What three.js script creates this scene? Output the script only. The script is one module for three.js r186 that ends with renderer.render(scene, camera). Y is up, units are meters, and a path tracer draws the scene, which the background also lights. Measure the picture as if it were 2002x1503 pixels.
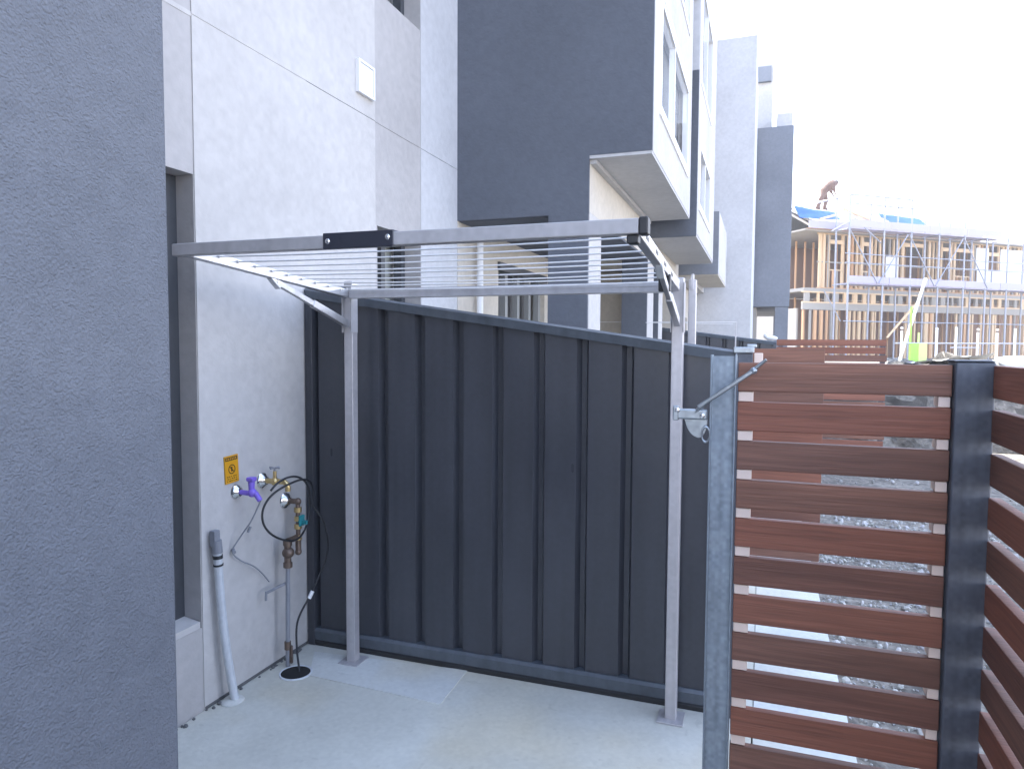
import * as THREE from 'three';
import { RoundedBoxGeometry } from 'three/addons/geometries/RoundedBoxGeometry.js';
import { mergeGeometries } from 'three/addons/utils/BufferGeometryUtils.js';
import { MarchingCubes } from 'three/addons/objects/MarchingCubes.js';

// ---------------------------------------------------------------- camera, sky, sun, exposure
const scene = new THREE.Scene();
const camera = new THREE.PerspectiveCamera(57.452, 4 / 3, 0.05, 600);
camera.position.set(0, 1.6, 0);
camera.rotation.order = 'YXZ';
camera.rotation.set(-0.0551214, 0.342007, 0.00537612);
const renderer = new THREE.WebGLRenderer({ antialias: true });
renderer.toneMapping = THREE.LinearToneMapping;
renderer.toneMappingExposure = 5.8;
renderer.shadowMap.enabled = true;

const SUN_AZ = 35 * Math.PI / 180, SUN_EL = 50 * Math.PI / 180;
const sunDir = new THREE.Vector3(-Math.sin(SUN_AZ) * Math.cos(SUN_EL), Math.sin(SUN_EL), -Math.cos(SUN_AZ) * Math.cos(SUN_EL));
{
  const W = 512, H = 256, d = new Float32Array(W * H * 4), v = new THREE.Vector3();
  for (let j = 0; j < H; j++) for (let i = 0; i < W; i++) {
    const el = ((j + 0.5) / H - 0.5) * Math.PI, az = ((i + 0.5) / W - 0.5) * 2 * Math.PI;
    v.set(Math.cos(az) * Math.cos(el), Math.sin(el), Math.sin(az) * Math.cos(el));
    const ang = Math.acos(Math.max(-1, Math.min(1, v.dot(sunDir))));
    const h = Math.pow(1 - Math.max(0, Math.sin(el)), 5.5), a = Math.exp(-ang / 0.45), a2 = 0.5 + 0.5 * Math.cos(ang);
    const k = (j * W + i) * 4;
    if (el < 0) { d[k] = 0.3; d[k + 1] = 0.3; d[k + 2] = 0.3; d[k + 3] = 1; continue; }
    d[k] = 0.15 + 1.36 * h + 0.7 * a + 0.07 * a2;
    d[k + 1] = 0.235 + 1.29 * h + 0.68 * a + 0.075 * a2;
    d[k + 2] = 0.43 + 1.16 * h + 0.64 * a + 0.085 * a2;
    d[k + 3] = 1;
  }
  const t = new THREE.DataTexture(d, W, H, THREE.RGBAFormat, THREE.FloatType);
  t.mapping = THREE.EquirectangularReflectionMapping; t.magFilter = THREE.LinearFilter; t.minFilter = THREE.LinearFilter; t.needsUpdate = true;
  scene.background = t; scene.environment = t;
}
const sun = new THREE.DirectionalLight(new THREE.Color(1, 0.95, 0.86), 3.2);
sun.position.copy(sunDir).multiplyScalar(80); sun.target.position.set(0, 0, -15);
sun.castShadow = true; sun.shadow.mapSize.set(4096, 4096);
Object.assign(sun.shadow.camera, { left: -50, right: 50, top: 50, bottom: -50, near: 1, far: 200 });
scene.add(sun, sun.target);

// ---------------------------------------------------------------- helpers
let seed = 12345;
const rnd = () => { seed = (seed * 1664525 + 1013904223) >>> 0; return seed / 4294967296; };
const rr = (a, b) => a + (b - a) * rnd();
const V = (x, y, z) => new THREE.Vector3(x, y, z);

function hash(ix, iy, s) { let h = (ix * 374761393 + iy * 668265263 + s * 974634777) | 0; h = Math.imul(h ^ (h >>> 13), 1274126177); return ((h ^ (h >>> 16)) >>> 0) / 4294967296; }
function vn(x, y, px, py, s) {
  const x0 = Math.floor(x), y0 = Math.floor(y), fx = x - x0, fy = y - y0, ux = fx * fx * (3 - 2 * fx), uy = fy * fy * (3 - 2 * fy);
  const m = (a, p) => ((a % p) + p) % p, a = m(x0, px), b = m(x0 + 1, px), c = m(y0, py), e = m(y0 + 1, py);
  return (hash(a, c, s) * (1 - ux) + hash(b, c, s) * ux) * (1 - uy) + (hash(a, e, s) * (1 - ux) + hash(b, e, s) * ux) * uy;
}
function fbm(u, v, fx, fy, oct, s) { let r = 0, a = 0.5, n = 0; for (let o = 0; o < oct; o++) { r += a * vn(u * fx, v * fy, fx, fy, s + o); n += a; a *= 0.5; fx *= 2; fy *= 2; } return r / n; }
function tex(N, fn, colour, metresU, metresV = metresU) {
  const d = new Uint8Array(N * N * 4);
  for (let j = 0; j < N; j++) for (let i = 0; i < N; i++) { const c = fn(i / N, j / N), k = (j * N + i) * 4; const A = Array.isArray(c) ? c : [c, c, c]; for (let q = 0; q < 3; q++) d[k + q] = Math.max(0, Math.min(255, A[q] * 255)); d[k + 3] = 255; }
  const t = new THREE.DataTexture(d, N, N, THREE.RGBAFormat);
  t.wrapS = t.wrapT = THREE.RepeatWrapping; t.magFilter = THREE.LinearFilter; t.minFilter = THREE.LinearMipmapLinearFilter; t.generateMipmaps = true;
  if (colour) t.colorSpace = THREE.SRGBColorSpace;
  t.repeat.set(1 / metresU, 1 / metresV); t.needsUpdate = true; return t;
}
const lin = (r, g, b) => new THREE.Color().setRGB(r, g, b);
const M = (c, rough, o = {}) => new THREE.MeshStandardMaterial({ color: lin(...c), roughness: rough, ...o });

// geometry: everything non-indexed, uv = metres by dominant normal
function prep(g) {
  if (g.index) g = g.toNonIndexed();
  for (const k of Object.keys(g.attributes)) if (k !== 'position' && k !== 'normal') g.deleteAttribute(k);
  if (!g.attributes.normal) g.computeVertexNormals();
  return g;
}
function metricUV(g) {
  const p = g.attributes.position, n = g.attributes.normal, uv = new Float32Array(p.count * 2);
  for (let i = 0; i < p.count; i++) {
    const ax = Math.abs(n.getX(i)), ay = Math.abs(n.getY(i)), az = Math.abs(n.getZ(i));
    if (ax >= ay && ax >= az) { uv[2 * i] = p.getZ(i); uv[2 * i + 1] = p.getY(i); } else if (ay >= az) { uv[2 * i] = p.getX(i); uv[2 * i + 1] = p.getZ(i); } else { uv[2 * i] = p.getX(i); uv[2 * i + 1] = p.getY(i); }
  }
  g.setAttribute('uv', new THREE.BufferAttribute(uv, 2)); return g;
}
function merge(list) { const a = (Array.isArray(list) ? list : [list]).map(prep); return metricUV(a.length > 1 ? mergeGeometries(a) : a[0]); }
function box(x0, x1, y0, y1, z0, z1, r = 0) {
  const w = x1 - x0, h = y1 - y0, d = z1 - z0;
  const g = r ? new RoundedBoxGeometry(w, h, d, 1, Math.min(r, w / 2.1, h / 2.1, d / 2.1)) : new THREE.BoxGeometry(w, h, d);
  return g.translate((x0 + x1) / 2, (y0 + y1) / 2, (z0 + z1) / 2);
}
function orient(g, p, q, up = V(0, 1, 0)) { // local +y -> q-p
  const y = q.clone().sub(p).normalize(); let x = new THREE.Vector3().crossVectors(y, up); if (x.lengthSq() < 1e-6) x = V(1, 0, 0); x.normalize(); const z = new THREE.Vector3().crossVectors(x, y);
  const m = new THREE.Matrix4().makeBasis(x, y, z); m.setPosition(p.clone().add(q).multiplyScalar(0.5)); return g.applyMatrix4(m);
}
const cyl = (p, q, r0, r1 = r0, n = 12) => orient(new THREE.CylinderGeometry(r1, r0, p.distanceTo(q), n), p, q);
const bar = (p, q, w, h, r = 0, up) => orient(r ? new RoundedBoxGeometry(w, p.distanceTo(q), h, 1, r) : new THREE.BoxGeometry(w, p.distanceTo(q), h), p, q, up);
const tube = (pts, r, seg = 40, n = 8) => new THREE.TubeGeometry(new THREE.CatmullRomCurve3(pts), seg, r, n);
const sph = (c, r, sx = 1, sy = 1, sz = 1, n = 14) => new THREE.SphereGeometry(r, n, Math.ceil(n * 0.7)).scale(sx, sy, sz).translate(c.x, c.y, c.z);
// plate with holes: X-facing (spans z,y) or Z-facing (spans x,y)
function shape(r, holes) { const s = new THREE.Shape(); s.moveTo(r[0], r[2]); s.lineTo(r[1], r[2]); s.lineTo(r[1], r[3]); s.lineTo(r[0], r[3]); s.closePath(); for (const h of holes) { const p = new THREE.Path(); p.moveTo(h[0], h[2]); p.lineTo(h[0], h[3]); p.lineTo(h[1], h[3]); p.lineTo(h[1], h[2]); p.closePath(); s.holes.push(p); } return s; }
function plateX(xFace, t, z0, z1, y0, y1, holes = []) { const g = new THREE.ExtrudeGeometry(shape([-z1, -z0, y0, y1], holes.map((h) => [-h[1], -h[0], h[2], h[3]])), { depth: t, bevelEnabled: false }); return g.applyMatrix4(new THREE.Matrix4().set(0, 0, 1, xFace - t, 0, 1, 0, 0, -1, 0, 0, 0, 0, 0, 0, 1)); }
function plateZ(zFace, t, x0, x1, y0, y1, holes = []) { return new THREE.ExtrudeGeometry(shape([x0, x1, y0, y1], holes), { depth: t, bevelEnabled: false }).translate(0, 0, zFace - t); }

const used = {};
function numbered(n) { used[n] = (used[n] ?? -1) + 1; return used[n] ? n + '_' + String(used[n]).padStart(3, '0') : n; }
function tag(o, label, category, group, kind) { if (label) o.userData.label = label; if (category) o.userData.category = category; if (group) o.userData.group = group; if (kind) o.userData.kind = kind; return o; }
function thing(name, label, category, pos = [0, 0, 0], group) { const g = new THREE.Group(); g.name = numbered(name); g.position.set(...pos); scene.add(g); return tag(g, label, category, group); }
function rootPos(o) { let r = o; while (r.parent && r.parent !== scene) r = r.parent; return r.position; }
function part(name, geos, mat, parent, label) {
  const p = rootPos(parent), g = merge(geos); g.translate(-p.x, -p.y, -p.z);
  const m = new THREE.Mesh(g, mat); m.name = name; m.castShadow = m.receiveShadow = true; parent.add(m); if (label) m.userData.label = label; return m;
}
function copyPart(m, parent, dx, dy, dz, mat) { const c = new THREE.Mesh(m.geometry, mat || m.material); c.name = m.name; c.castShadow = c.receiveShadow = true; c.position.set(dx, dy, dz); parent.add(c); return c; }
function single(name, geos, mat, label, category, group, kind) { const m = new THREE.Mesh(merge(geos), mat); m.name = numbered(name); m.castShadow = m.receiveShadow = true; scene.add(m); return tag(m, label, category, group, kind); }

// ---------------------------------------------------------------- materials
const stuccoH = tex(512, (u, v) => 0.55 * fbm(u, v, 64, 64, 2, 3) + 0.45 * fbm(u, v, 128, 128, 1, 9), false, 0.34);
const stuccoH2 = tex(512, (u, v) => 0.5 * fbm(u, v, 48, 48, 3, 33) + 0.3 * fbm(u, v, 8, 8, 3, 39), false, 0.8);
const wallVar = tex(512, (u, v) => { const a = fbm(u, v, 4, 5, 5, 21), b = fbm(u, v, 90, 90, 2, 25); const c = 0.9 + 0.1 * (a - 0.5) * 1.1 + 0.06 * (b - 0.5); return [c, c, c]; }, true, 3.1);
const concreteC = tex(1024, (u, v) => {
  const a = fbm(u, v, 3, 3, 5, 41), b = fbm(u, v, 9, 7, 4, 47), f = fbm(u, v, 160, 160, 2, 51), t = fbm(u, v, 5, 5, 3, 57);
  let c = 0.84 + 0.11 * (a - 0.5) + 0.09 * (b - 0.5) + 0.05 * (f - 0.5);
  const st = Math.max(0, t - 0.52) * 0.4; // yellowish clay stains
  const sp = fbm(u, v, 70, 70, 1, 61) > 0.93 ? 0.03 : 0;
  return [c - sp, c - st * 0.22 - sp, c - st * 0.6 - 0.02 - sp];
}, true, 2.6);
const concreteH = tex(512, (u, v) => 0.6 * fbm(u, v, 40, 40, 3, 71) + 0.4 * fbm(u, v, 8, 8, 2, 77), false, 0.9);
const gravelC = tex(512, (u, v) => { const a = fbm(u, v, 6, 6, 4, 81), b = fbm(u, v, 50, 50, 2, 87); const c = 0.66 + 0.25 * (a - 0.5) + 0.35 * (b - 0.5); return [c, c * 0.975, c * 0.93]; }, true, 2.3);
const gravelH = tex(512, (u, v) => fbm(u, v, 45, 45, 3, 91), false, 1.5);
const woodC = tex(512, (u, v) => { const w = fbm(u, v, 3, 6, 3, 101) * 0.09, g = fbm(u, (v + w) % 1, 4, 60, 3, 105), f = fbm(u, v, 10, 220, 1, 109), k = fbm(u, v, 2, 9, 2, 111); const c = 0.76 + 0.19 * (g - 0.5) + 0.06 * (f - 0.5) + 0.14 * (k - 0.5); return [c, c * 0.97, c * 0.95]; }, true, 0.9, 0.4);
const woodH = tex(256, (u, v) => fbm(u, v, 6, 100, 2, 121), false, 0.9, 0.3);
const galvC = tex(512, (u, v) => { const a = fbm(u, v, 60, 60, 1, 131), b = fbm(u, v, 5, 5, 4, 135), s = fbm(u, v, 40, 3, 3, 137); const c = 0.78 + 0.1 * (a - 0.5) + 0.14 * (b - 0.5) + 0.14 * (s - 0.5); return [c * 0.97, c, c * 1.02]; }, true, 0.6);
const galvR = tex(256, (u, v) => 0.42 + 0.35 * fbm(u, v, 30, 30, 3, 141), false, 0.6);
const dustC = tex(512, (u, v) => { const a = fbm(u, v, 6, 3, 5, 151), s = fbm(u, v, 50, 2, 3, 155), f = fbm(u, v, 120, 120, 1, 157); const c = 0.9 + 0.2 * (a - 0.5) + 0.12 * (s - 0.5) + 0.05 * (f - 0.5); return [c, c, c]; }, true, 1.7);
const dustR = tex(256, (u, v) => 0.4 + 0.35 * fbm(u, v, 8, 5, 4, 161), false, 1.3);

const mat = {
  stuccoGrey: M([0.168, 0.178, 0.20], 0.92, { map: wallVar, bumpMap: stuccoH, bumpScale: 0.0036 }),
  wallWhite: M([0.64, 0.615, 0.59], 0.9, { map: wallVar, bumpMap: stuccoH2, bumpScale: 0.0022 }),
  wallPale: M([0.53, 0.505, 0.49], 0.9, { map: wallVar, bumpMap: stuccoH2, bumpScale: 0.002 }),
  wallCool: M([0.66, 0.66, 0.67], 0.9, { map: wallVar, bumpMap: stuccoH2, bumpScale: 0.002 }),
  wallCream: M([0.72, 0.66, 0.57], 0.9, { map: wallVar, bumpMap: stuccoH2, bumpScale: 0.002 }),
  wallDark: M([0.132, 0.144, 0.170], 0.9, { map: wallVar, bumpMap: stuccoH2, bumpScale: 0.003 }),
  wallMid: M([0.26, 0.275, 0.305], 0.9, { map: wallVar, bumpMap: stuccoH2, bumpScale: 0.003 }),
  soffit: M([0.60, 0.585, 0.575], 0.8, { map: wallVar }),
  core: M([0.12, 0.12, 0.12], 0.95),
  frameDark: M([0.07, 0.075, 0.085], 0.4, { map: dustC }),
  frameGrey: M([0.3, 0.31, 0.31], 0.45),
  white: M([0.82, 0.82, 0.82], 0.45),
  blind: M([0.33, 0.34, 0.31], 0.9),
  glass: new THREE.MeshPhysicalMaterial({ color: 0xffffff, transmission: 1, thickness: 0, roughness: 0.02, ior: 1.5, specularIntensity: 0.17 }),
  concrete: M([0.82, 0.81, 0.76], 0.88, { map: concreteC, bumpMap: concreteH, bumpScale: 0.002 }),
  concreteNew: M([0.86, 0.87, 0.87], 0.85, { map: concreteC, bumpMap: concreteH, bumpScale: 0.0015 }),
  gravel: M([0.46, 0.435, 0.41], 0.95, { map: gravelC, bumpMap: gravelH, bumpScale: 0.02 }),
  fence: M([0.056, 0.059, 0.070], 0.6, { map: dustC, roughnessMap: dustR }),
  fenceCap: M([0.10, 0.115, 0.135], 0.38, { map: dustC, roughnessMap: dustR }),
  lineGrey: M([0.47, 0.46, 0.47], 0.3, { map: dustC }),
  linePost: M([0.56, 0.54, 0.55], 0.36, { metalness: 0.3, map: dustC }),
  lineSteel: M([0.66, 0.66, 0.68], 0.34, { metalness: 0.75, map: dustC }),
  wire: M([0.72, 0.71, 0.70], 0.4),
  black: M([0.02, 0.02, 0.022], 0.5),
  navy: M([0.028, 0.03, 0.042], 0.4),
  screw: M([0.8, 0.8, 0.8], 0.25, { metalness: 0.9 }),
  galv: M([0.52, 0.56, 0.60], 1, { metalness: 0.55, map: galvC, roughnessMap: galvR }),
  zinc: M([0.62, 0.64, 0.66], 0.35, { metalness: 0.8, map: galvC }),
  darkSteel: M([0.185, 0.19, 0.22], 0.5, { metalness: 0.25, map: galvC }),
  packer: M([0.80, 0.64, 0.54], 0.85),
  chrome: M([0.75, 0.75, 0.75], 0.12, { metalness: 1 }),
  brass: M([0.62, 0.47, 0.22], 0.32, { metalness: 0.85 }),
  copper: M([0.36, 0.25, 0.19], 0.5, { metalness: 0.7, map: galvC }),
  lilac: M([0.22, 0.14, 0.62], 0.4),
  teal: M([0.02, 0.22, 0.24], 0.45),
  pipeGrey: M([0.30, 0.31, 0.34], 0.5, { map: dustC }),
  pvc: M([0.70, 0.73, 0.76], 0.35, { map: dustC }),
  rubber: M([0.02, 0.021, 0.024], 0.55),
  hole: M([0.012, 0.012, 0.012], 0.9),
  pine: M([0.70, 0.50, 0.30], 0.8),
  pineB: M([0.62, 0.36, 0.19], 0.8),
  pineC: M([0.36, 0.33, 0.29], 0.85),
  lining: M([0.30, 0.18, 0.125], 0.95),
  scaf: M([0.62, 0.60, 0.66], 0.45, { metalness: 0.4, map: galvC }),
  scafBoard: M([0.42, 0.39, 0.50], 0.8),
  tarp: M([0.03, 0.12, 0.46], 0.55),
  sheetWhite: M([0.78, 0.78, 0.76], 0.7),
  green: M([0.30, 0.62, 0.06], 0.6), greenPale: M([0.55, 0.72, 0.22], 0.6),
  roofSheet: M([0.62, 0.62, 0.62], 0.5),
  cloth: M([0.13, 0.075, 0.055], 0.9), skin: M([0.36, 0.2, 0.13], 0.7),
};
function woodVariant(c, ox, oy) { const t = woodC.clone(); t.offset.set(ox, oy); t.needsUpdate = true; const h = woodH.clone(); h.offset.set(ox, oy); h.needsUpdate = true; return M(c, 0.6, { map: t, bumpMap: h, bumpScale: 0.0008 }); }
const merbau = [woodVariant([0.395, 0.19, 0.128], 0, 0), woodVariant([0.43, 0.168, 0.105], 0.31, 0.17), woodVariant([0.345, 0.172, 0.122], 0.62, 0.43), woodVariant([0.45, 0.185, 0.118], 0.13, 0.71), woodVariant([0.33, 0.15, 0.105], 0.83, 0.29)];

// ---------------------------------------------------------------- ground
{
  const g = new THREE.PlaneGeometry(260, 260, 260, 260).rotateX(-Math.PI / 2).translate(20, 0, -60);
  const p = g.attributes.position;
  const sm = (t) => { t = Math.max(0, Math.min(1, t)); return t * t * (3 - 2 * t); };
  for (let i = 0; i < p.count; i++) { const x = p.getX(i), z = p.getZ(i); p.setY(i, -0.06 + 1.08 * sm((-z - 14) / 14) * sm((x + 2) / 3) + 0.05 * sm((-z - 5) / 4) * (fbm(x * 0.13 + 50, z * 0.13 + 90, 400, 400, 3, 7) - 0.5)); }
  g.computeVertexNormals();
  single('ground', g, mat.gravel, 'pale gravel and dirt ground of the building site beyond the fences', null, null, 'structure');
}
single('concrete_slab', box(-2.262, -0.005, -0.12, 0, -3.2, 3), mat.concrete, 'pale concrete floor of the small yard', null, null, 'structure');
single('concrete_path', box(0.002, 0.385, -0.12, -0.002, -12, 3), mat.concreteNew, 'white concrete path running behind the yard gate', null, null, 'structure');
single('concrete_strip', box(-2.3, -0.002, -0.12, -0.003, -12, -3.205), mat.concrete, 'concrete floor of the neighbouring yard behind the dark fence', null, null, 'structure');
{ // trowelled newer patch with a slightly crooked outline
  const s = new THREE.Shape(); [[-2.16, 3.02], [-1.33, 3.105], [-1.315, 2.76], [-1.6, 2.775], [-2.03, 2.79]].forEach((q, i) => i ? s.lineTo(q[0], q[1]) : s.moveTo(q[0], q[1])); s.closePath();
  const g = new THREE.ExtrudeGeometry(s, { depth: 0.004, bevelEnabled: false }).applyMatrix4(new THREE.Matrix4().set(1, 0, 0, 0, 0, 0, 1, 0.0005, 0, -1, 0, 0, 0, 0, 0, 1));
  single('concrete_patch', g, mat.concreteNew, 'lighter trowelled concrete patch beside the dark fence', null, null, 'structure');
}
{ // gravel stones behind the path
  const g = merge(new THREE.IcosahedronGeometry(0.5, 0)); const n = 9000;
  const im = new THREE.InstancedMesh(g, new THREE.MeshStandardMaterial({ color: 0xffffff, roughness: 0.95 }), n); const m = new THREE.Matrix4(), q = new THREE.Quaternion(), e = new THREE.Euler(), c = new THREE.Color();
  for (let i = 0; i < n; i++) { const near = rnd() < 0.75, x = 0.41 + Math.pow(rnd(), 1.2) * (near ? 2.2 : 5), z = near ? -2.0 - rnd() * 5.5 : -5 - rnd() * 9, s = Math.pow(rnd(), 5) * 0.045 + 0.010; e.set(rnd() * 6, rnd() * 6, rnd() * 6); q.setFromEuler(e); m.compose(V(x, -0.058 + s * 0.12, z), q, V(s * rr(0.8, 1.4), s * rr(0.5, 0.9), s * rr(0.8, 1.4))); im.setMatrixAt(i, m); const k = rr(0.3, 0.48); im.setColorAt(i, c.setRGB(k, k * 0.97, k * rr(0.86, 1.0))); }
  im.name = 'gravel'; tag(im, 'loose grey gravel and rubble beside the white path', 'gravel', null, 'stuff'); scene.add(im);
}

// ---------------------------------------------------------------- houses of the row (left)
const TOP = 8.6, JY = 2.965;
function windowX(parent, xPlane, z0, z1, y0, y1, mullions, frameMat, behindMat, name = 'window', fw = 0.05, out = 0) {
  const g = [box(xPlane - 0.03, xPlane + 0.03, y0, y0 + fw, z0, z1), box(xPlane - 0.03, xPlane + 0.03, y1 - fw, y1, z0, z1), box(xPlane - 0.03, xPlane + 0.03, y0 + fw, y1 - fw, z0, z0 + fw), box(xPlane - 0.03, xPlane + 0.03, y0 + fw, y1 - fw, z1 - fw, z1)];
  for (const m of mullions) g.push(box(xPlane - 0.025, xPlane + 0.025, y0 + fw, y1 - fw, m - fw / 2, m + fw / 2));
  const f = part(name, g, frameMat, parent);
  const zs = [z0 + fw, ...[...mullions].sort((a, b) => a - b).flatMap((m) => [m - fw / 2, m + fw / 2]), z1 - fw];
  for (let i = 0; i < zs.length; i += 2) part('pane', new THREE.PlaneGeometry(zs[i + 1] - zs[i], y1 - y0 - 2 * fw).rotateY(Math.PI / 2).translate(xPlane + out, (y0 + y1) / 2, (zs[i] + zs[i + 1]) / 2), mat.glass, f);
  if (behindMat) part('blind', box(xPlane - 0.09, xPlane - 0.075, y0, y1, z0, z1), behindMat, f);
  return f;
}
{ // the house this yard belongs to
  const h = thing('townhouse', 'townhouse with grey textured corner wall and white wall with taps', 'townhouse', [-2.26, 0, -2]);
  part('core', box(-7, -2.57, -0.05, TOP - 0.1, -3.15, 6), mat.core, h);
  part('corner_wall', box(-2.9, -1.22, -0.05, TOP, -1.2, 6, 0.012), mat.stuccoGrey, h, 'grey rough stucco wall at the left edge');
  part('wall', [plateX(-2.26, 0.3, -3.15, -2.362, -0.05, JY - 0.0018), plateX(-2.26, 0.3, -3.15, -2.362, JY + 0.0018, TOP)], mat.wallWhite, h);
  part('joint_backing', box(-2.3, -2.2625, JY - 0.01, JY + 0.01, -3.14, -1.2), mat.wallWhite, h);
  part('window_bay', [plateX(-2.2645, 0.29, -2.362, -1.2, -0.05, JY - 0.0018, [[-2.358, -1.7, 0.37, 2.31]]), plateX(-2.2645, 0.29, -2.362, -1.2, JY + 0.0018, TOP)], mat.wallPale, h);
  const w = windowX(h, -2.385, -2.356, -1.702, 0.40, 2.308, [], mat.frameDark, mat.core, 'window', 0.055);
  part('transom', box(-2.41, -2.36, 0.99, 1.05, -2.30, -1.757), mat.frameGrey, w);
  const s = new THREE.Shape(); s.moveTo(0, 0); s.lineTo(0.2, -0.03); s.lineTo(0.2, -0.07); s.lineTo(0, -0.07); s.closePath();
  part('window_sill', new THREE.ExtrudeGeometry(s, { depth: 0.65, bevelEnabled: false }).translate(-2.468, 0.428, -2.354), mat.wallWhite, h);
}
// the neighbour's house: white wall, window column, dark upper block carried on a pier
{
  const h = thing('townhouse', 'townhouse behind the dark fence with charcoal upper storey overhanging on a pier', 'townhouse', [-1.2, 0, -5.07], 'townhouses of the row');
  part('core', box(-7, -2.57, -0.05, TOP - 0.1, -8.0, -3.152), mat.core, h);
  part('wall', [plateX(-2.26, 0.3, -3.828, -3.15, -0.05, JY - 0.0018), plateX(-2.26, 0.3, -3.828, -3.15, JY + 0.0018, TOP)], mat.wallWhite, h);
  part('joint_backing', box(-2.35, -2.272, JY - 0.012, JY + 0.012, -5.03, -3.2), mat.wallWhite, h);
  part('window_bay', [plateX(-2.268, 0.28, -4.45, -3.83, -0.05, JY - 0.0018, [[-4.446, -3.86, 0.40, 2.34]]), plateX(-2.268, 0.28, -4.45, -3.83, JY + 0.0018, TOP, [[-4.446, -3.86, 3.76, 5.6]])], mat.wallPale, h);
  part('wall_return', [plateX(-2.266, 0.28, -5.07, -4.452, -0.05, JY - 0.0018), plateX(-2.266, 0.28, -5.07, -4.452, JY + 0.0018, TOP)], mat.wallCool, h);
  windowX(h, -2.42, -4.444, -3.862, 0.42, 2.338, [-4.15], mat.frameDark, mat.blind, 'window', 0.05);
  windowX(h, -2.42, -4.444, -3.862, 3.765, 5.598, [-4.15], mat.frameDark, mat.blind, 'window', 0.05);
  // upper block (white core, dark render on the face towards the yard)
  part('upper_storey', box(-2.57, -1.217, 2.585, TOP, -8.0, -5.095), mat.wallCream, h);
  part('bay', box(-1.216, -0.90, 2.985, TOP, -7.78, -5.095), mat.wallWhite, h);
  part('dark_render', [plateZ(-5.07, 0.024, -2.2815, -0.7635, 2.985, TOP), plateZ(-5.07, 0.024, -2.2815, -1.217, 2.57, 2.985)], mat.wallDark, h, 'charcoal rendered face of the upper storey');
  part('bay_cladding', [plateX(-0.762, 0.136, -7.78, -5.096, 2.985, TOP, [[-7.42, -5.40, 3.36, 4.19], [-7.42, -5.40, 4.72, 6.1]])], mat.wallWhite, h);
  part('soffit', box(-1.215, -0.765, 2.962, 2.984, -7.775, -5.072), mat.soffit, h);
  part('soffit_trim', box(-1.2155, -1.17, 2.93, 2.961, -7.77, -5.1), mat.soffit, h);
  const sill = part('window_sill', box(-0.835, -0.748, 3.325, 3.36, -7.46, -5.37), mat.white, h); void sill;
  part('window_head', box(-0.835, -0.745, 4.19, 4.225, -7.46, -5.37), mat.white, h);
  windowX(h, -0.782, -7.42, -5.40, 3.362, 4.19, [-6.27], mat.white, mat.core, 'window', 0.045, 0.02);
  windowX(h, -0.782, -7.42, -5.40, 4.722, 6.098, [-6.27], mat.white, mat.core, 'window', 0.045, 0.02);
  // pier
  part('pier', box(-1.52, -1.217, -0.05, 2.584, -5.5, -5.097), mat.wallWhite, h);
  part('pier_render', plateZ(-5.07, 0.024, -1.524, -1.2205, -0.05, 2.5695), mat.wallDark, h);
  // porch
  part('porch_wall', plateX(-2.262, 0.3, -9.4, -5.071, -0.05, 2.57, [[-7.4, -5.97, -0.02, 2.36]]), mat.wallCream, h);
  part('porch_ceiling', box(-2.26, -1.22, 2.565, 2.58, -7.9, -5.1), mat.wallDark, h);
  const dr = windowX(h, -2.34, -7.398, -5.972, 0.0, 2.358, [-6.33, -6.68, -7.04], mat.frameGrey, mat.core, 'sliding_door', 0.07); void dr;
  part('door_head_track', box(-2.30, -2.235, 2.28, 2.355, -7.42, -5.95), mat.frameDark, h);
  const dp = part('downpipe', cyl(V(-2.22, -0.03, -5.43), V(-2.22, 2.56, -5.43), 0.028, 0.028, 14), mat.white, h); void dp;
  part('back_wall', plateZ(-9.2, 0.1, -2.26, -1.3, -0.05, 2.57, [[-1.75, -1.4, 0.9, 2.2]]), mat.wallCream, h);
  part('back_window', [box(-1.75, -1.4, 0.9, 0.95, -9.3, -9.22), box(-1.75, -1.4, 2.15, 2.2, -9.3, -9.22), box(-1.75, -1.70, 0.95, 2.15, -9.3, -9.22), box(-1.45, -1.4, 0.95, 2.15, -9.3, -9.22)], mat.frameDark, h);
  part('back_core', box(-2.26, -1.3, -0.05, 2.56, -9.6, -9.35), mat.core, h);
}
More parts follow.
